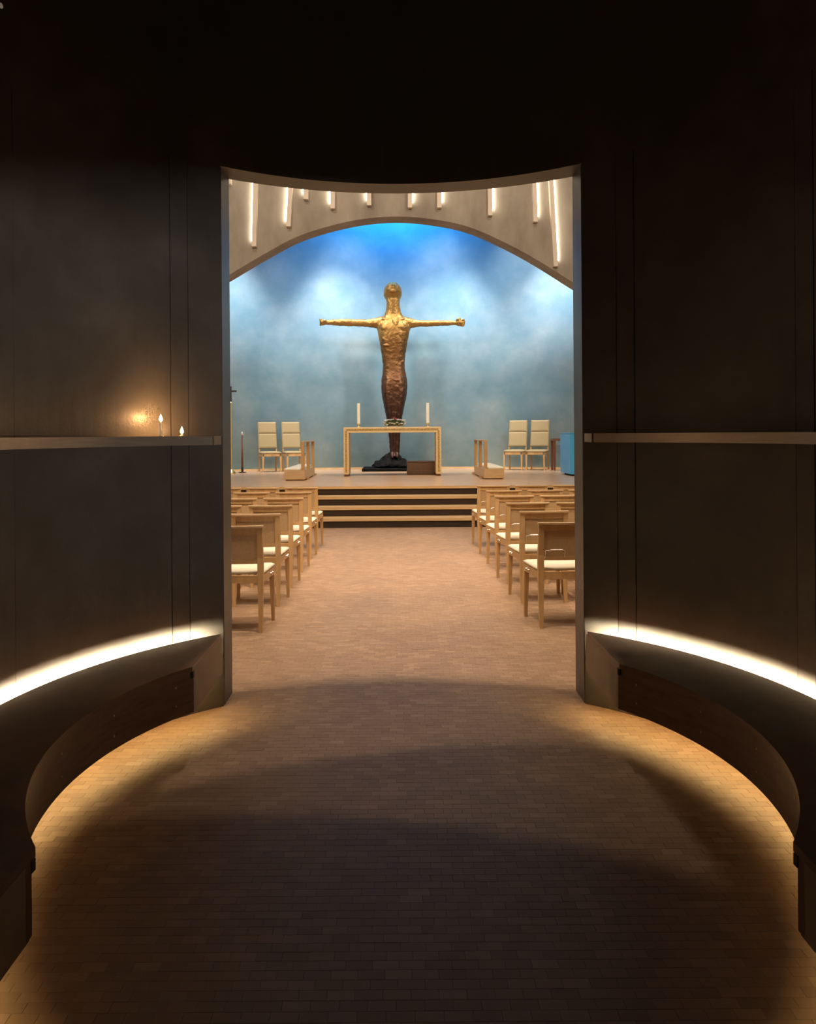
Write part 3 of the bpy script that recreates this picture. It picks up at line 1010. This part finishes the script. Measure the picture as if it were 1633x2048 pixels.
# clenched hands: palm, four curled fingers, thumb
m.ell((sx_(138), -0.07, sz_(503)), (0.085, 0.085, 0.085), 14, 10)
for k in range(4):
    m.ell((sx_(116), -0.115 + 0.012 * k, sz_(478 + 17 * k)), (0.038, 0.05, 0.027), 10, 8)
m.ell((sx_(150), -0.14, sz_(490)), (0.06, 0.03, 0.03), 10, 8)
m.ell((sx_(1440), -0.07, sz_(512)), (0.105, 0.085, 0.10), 14, 10)
for k in range(4):
    m.ell((sx_(1480 - (6 if k in (0, 3) else 0)), -0.10 + 0.01 * k, sz_(487 + 19 * k)), (0.055, 0.05, 0.028), 10, 8)
m.ell((sx_(1430), -0.13, sz_(482)), (0.07, 0.03, 0.032), 10, 8, Matrix.Rotation(R(-25), 3, 'Y'))
# scars and ridges in the cast
for (xa, ya, xb_, yb_, yy, r_) in ((705, 728, 795, 736, -0.265, 0.014), (785, 1060, 880, 1062, -0.285, 0.016), (870, 890, 915, 878, -0.17, 0.012), (790, 470, 845, 560, -0.27, 0.018), (860, 470, 835, 560, -0.27, 0.018),
                                   (700, 665, 790, 700, -0.25, 0.012), (740, 1045, 800, 1085, -0.28, 0.014), (760, 760, 775, 800, -0.25, 0.012)):
    m.tube([(sx_(xa), yy + 0.02, sz_(ya)), (sx_((xa + xb_) / 2), yy - 0.005, sz_((ya + yb_) / 2) - 0.012), (sx_(xb_), yy + 0.02, sz_(yb_))], r_, 8)
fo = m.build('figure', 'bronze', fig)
rm = fo.modifiers.new('remesh', 'REMESH')
rm.mode = 'VOXEL'
rm.voxel_size = 0.018
rm.use_smooth_shade = True
sm = fo.modifiers.new('smooth', 'SMOOTH')
sm.iterations = 4
tex = bpy.data.textures.new('cast_relief', 'CLOUDS')
tex.noise_scale = 0.10
tex.noise_depth = 3
dp = fo.modifiers.new('relief', 'DISPLACE')
dp.texture = tex
dp.strength = 0.028
dp.mid_level = 0.5
# rock mound and slab
slab = MB().box(-0.81, 0.80, -0.50, 0.75, 0, 0.075).build('slab', 'rock', fig, bevel=0.012)
rings = []
rn = random.Random(5)
NN = 40
for k, (f_, z) in enumerate(((1.0, 0.0755), (0.98, 0.14), (0.86, 0.19), (0.66, 0.26), (0.46, 0.35), (0.30, 0.43), (0.16, 0.47), (0.04, 0.48))):
    ring = []
    for j in range(NN):
        a = 2 * PI * j / NN
        ca, sa = math.cos(a), math.sin(a)
        rx = 0.56 if ca < 0 else 0.74
        lump = 1 + 0.10 * noise.noise((ca * 1.6, sa * 1.6, z * 5)) + rn.uniform(-0.02, 0.02)
        zz = z * (1.0 if ca < 0 else 1 - 0.28 * ca * math.sin(f_ * PI * 0.9))
        ring.append((-0.02 + ca * rx * f_ * lump, 0.10 + sa * 0.48 * f_ * lump, max(zz, 0.0755) + (0.02 * noise.noise((ca * 4, sa * 4, z * 9)) if k else 0)))
    rings.append(ring)
rk = MB().loft(rings).build('rock_mound', 'rock', fig, smooth=True)
sb = rk.modifiers.new('subdivide', 'SUBSURF')
sb.levels = sb.render_levels = 2
tex2 = bpy.data.textures.new('rock_lumps', 'CLOUDS')
tex2.noise_scale = 0.13
tex2.noise_depth = 4
dp2 = rk.modifiers.new('lumps', 'DISPLACE')
dp2.texture = tex2
dp2.strength = 0.11
dp2.mid_level = 0.5

# brown box behind the altar
bb = thing('floor_box', 'low brown box on the platform behind the right leg of the altar', 'box', (0.616, 17.75, PZ))
box(-0.335, 0.335, -0.22, 0.22, 0, 0.275).build('body', 'brown_box', bb, bevel=0.015)
box(-0.34, 0.34, -0.225, 0.225, 0.276, 0.31).build('lid', 'brown_box', bb, bevel=0.015)


# ------------------------------------------------------------------ kneelers
def kneeler(side, word):
    t = thing('kneeler', 'pale wooden kneeling bench with upright rail, %s of the altar' % word, 'kneeler', (side * 1.87 + (0.0 if side < 0 else -0.03), 15.5, PZ), 0, 'kneeling benches')
    L, W = 1.95, 0.42

    def bx(x0, x1, *r_):
        a, b_ = sorted((side * x0, side * x1))
        return box(a, b_, *r_)
    bx(0, W, 0, L, 0.02, 0.21).build('base', 'beech_pale', t, bevel=0.004)
    bx(0.03, W - 0.03, 0.03, L - 0.03, 0, 0.0195).build('plinth', 'dark_wood', t)
    rings = []
    for ins, z in ((0.01, 0.211), (0.004, 0.225), (0.012, 0.25), (0.06, 0.268)):
        a, b_ = 0.078 + ins, W - ins
        rings.append([(side * a, ins, z), (side * b_, ins, z), (side * b_, L - ins, z), (side * a, L - ins, z)])
    MB().loft(rings).build('kneeling_pad', 'cushion', t, smooth=False, bevel=0.006)
    for y in (0.0, L / 2 - 0.03, L - 0.06):
        bx(0.004, 0.072, y + 0.002, y + 0.058, 0.2105, 0.785).build('post', 'beech', t)
    bx(0.0, 0.076, 0, L, 0.786, 0.812).build('top_rail', 'beech_pale', t)
    for y0, y1 in ((0.0605, L / 2 - 0.0285), (L / 2 + 0.0285, L - 0.0585)):
        bx(0.030, 0.045, y0, y1, 0.70, 0.712).build('rod', 'chrome', t)
    for y in (0.35, L - 0.1):
        MB().box(*sorted((-side * 0.05, -side * 0.001)), y, y + 0.06, 0.0, 0.05).build('bracket', 'beech', t)


kneeler(-1, 'left')
kneeler(1, 'right')


# ------------------------------------------------------------------ high-backed chairs
def make_tall():
    t = thing('high_backed_chair', 'x', 'chair')
    W, D, sz = 0.25, 0.46, 0.46
    for s in (-1, 1):
        MB().taper((s * (W - 0.02), -D, 0), (0.014, 0.014), (s * (W - 0.025), -D + 0.005, sz - 0.06), (0.024, 0.024)).build('leg', 'beech', t)
        x = s * (W - 0.028)
        MB().loft([[(x - 0.018, y - 0.018, z), (x + 0.018, y - 0.018, z), (x + 0.018, y + 0.018, z), (x - 0.018, y + 0.018, z)]
                   for y, z in ((0.05, 0), (0.0, 0.42), (0.01, 0.55), (0.13, 1.265))]).build('leg', 'beech', t)
        x0, x1 = sorted((s * (W - 0.024), s * W))
        box(x0, x1, -D + 0.03, -0.02, sz - 0.06, sz).build('apron', 'beech', t)
    box(-W + 0.05, W - 0.05, -D - 0.015, -D + 0.01, sz - 0.06, sz).build('apron', 'beech', t)
    rings = []
    for ins, z in ((0.01, sz + 0.001), (0.0, sz + 0.02), (0.01, sz + 0.045), (0.05, sz + 0.062), (0.14, sz + 0.068)):
        a, y0, y1 = W - ins, -D - 0.02 + ins, -0.025 - ins * 0.6
        rings.append([(-a, y0, z), (0, y0 - 0.003, z), (a, y0, z), (a, (y0 + y1) / 2, z), (a, y1, z), (0, y1, z), (-a, y1, z), (-a, (y0 + y1) / 2, z)])
    MB().loft(rings).build('seat', 'upholstery', t, smooth=True)

    def pad(z0, z1):
        def yy(z):
            return -0.035 + 0.12 * (z - 0.55) / 0.715
        a = W - 0.012
        rr = []
        for ins, off in ((0.0, 0.05), (0.0, 0.01), (0.012, -0.006), (0.04, -0.014)):
            rr.append([(-a + ins, yy(z0 + ins) + off, z0 + ins), (a - ins, yy(z0 + ins) + off, z0 + ins), (a - ins, yy(z1 - ins) + off, z1 - ins), (-a + ins, yy(z1 - ins) + off, z1 - ins)])
        return MB().loft(rr)
    pad(0.60, 0.985).build('back_cushion', 'upholstery', t)
    pad(0.987, 1.285).build('back_cushion', 'upholstery', t)
    return t


tall = make_tall()
for k, (x, y, rz, lab) in enumerate(((-3.30, 19.60, 22, 'leftmost high-backed beige chair, left of the altar beside the candle stand'),
                                     (-2.70, 19.72, 22, 'high-backed beige chair left of the altar, nearer the altar, partly behind the kneeler'),
                                     (3.20, 19.68, -24, 'high-backed beige chair right of the altar, nearer the altar'),
                                     (3.74, 19.52, -24, 'rightmost high-backed beige chair, right of the altar beside the blue pedestal'))):
    t = tall if k == 0 else copy_tree(tall)
    t.location = (x, y - 0.12, PZ)
    t.rotation_euler = (0, 0, R(rz))
    tag(t, lab, 'chair', 'high-backed chairs along the apse wall')

# ------------------------------------------------------------------ blue pedestal, side table, candle stand, cross
bp_ = thing('blue_pedestal', 'bright blue block-shaped pedestal at the right edge of the platform', 'pedestal', (4.14, 16.9, PZ))
box(-0.30, 0.30, -0.50, 0.50, 0.04, 0.93).build('body', 'blue_lacquer', bp_, bevel=0.004)
box(-0.305, 0.305, -0.505, 0.505, 0.931, 0.95).build('top_plate', 'blue_lacquer', bp_)
box(-0.22, 0.24, -0.42, 0.42, 0, 0.0395).build('plinth', 'black', bp_)

tb = thing('side_table', 'small dark brown wooden table behind the blue pedestal', 'table', (4.28, 19.0, PZ))
box(-0.30, 0.30, -0.18, 0.18, 0.75, 0.81).build('table_top', 'dark_wood', tb)
for s in (-1, 1):
    for q in (-1, 1):
        MB().taper((s * 0.265, q * 0.15, 0), (0.022, 0.022), (s * 0.265, q * 0.15, 0.7495), (0.03, 0.025)).build('leg', 'dark_wood', tb)

cs = thing('candle_stand', 'slender dark wooden candle stand beside the leftmost high-backed chair', 'candle stand', (-3.86, 18.95, PZ))
MB().lathe([(0.10, 0), (0.10, 0.012), (0.03, 0.02), (0.028, 0.14)], n=20).build('base', 'black', cs)
MB().lathe([(0.028, 0.1405), (0.024, 0.5), (0.015, 0.94)], n=14).build('pole', 'dark_wood', cs, smooth=True)
MB().lathe([(0.016, 0.9405), (0.05, 0.965), (0.055, 0.98), (0.02, 0.975)], n=18).build('drip_cup', 'chrome', cs)
MB().lathe([(0.022, 0.9805), (0.022, 1.02), (0.004, 1.03)], n=14).build('candle_stub', 'wax', cs)

pc = thing('processional_cross', 'tall processional cross on gilded pole, half hidden by the left doorway edge', 'cross', (-4.06, 18.6, PZ))
MB().lathe([(0.11, 0), (0.10, 0.03), (0.05, 0.07), (0.022, 0.10)], n=20).build('foot', 'brass', pc)
MB().lathe([(0.018, 0.1005), (0.018, 1.72)], n=12).build('pole', 'brass', pc)
MB().lathe([(0.02, 1.7205), (0.035, 1.75), (0.02, 1.78)], n=12).build('knop', 'brass', pc)
cr = box(-0.018, 0.018, -0.012, 0.012, 1.7805, 2.16).build('cross_upright', 'black', pc)
box(-0.14, 0.14, -0.0135, 0.0135, 2.02, 2.06).build('crossbar', 'black', pc)
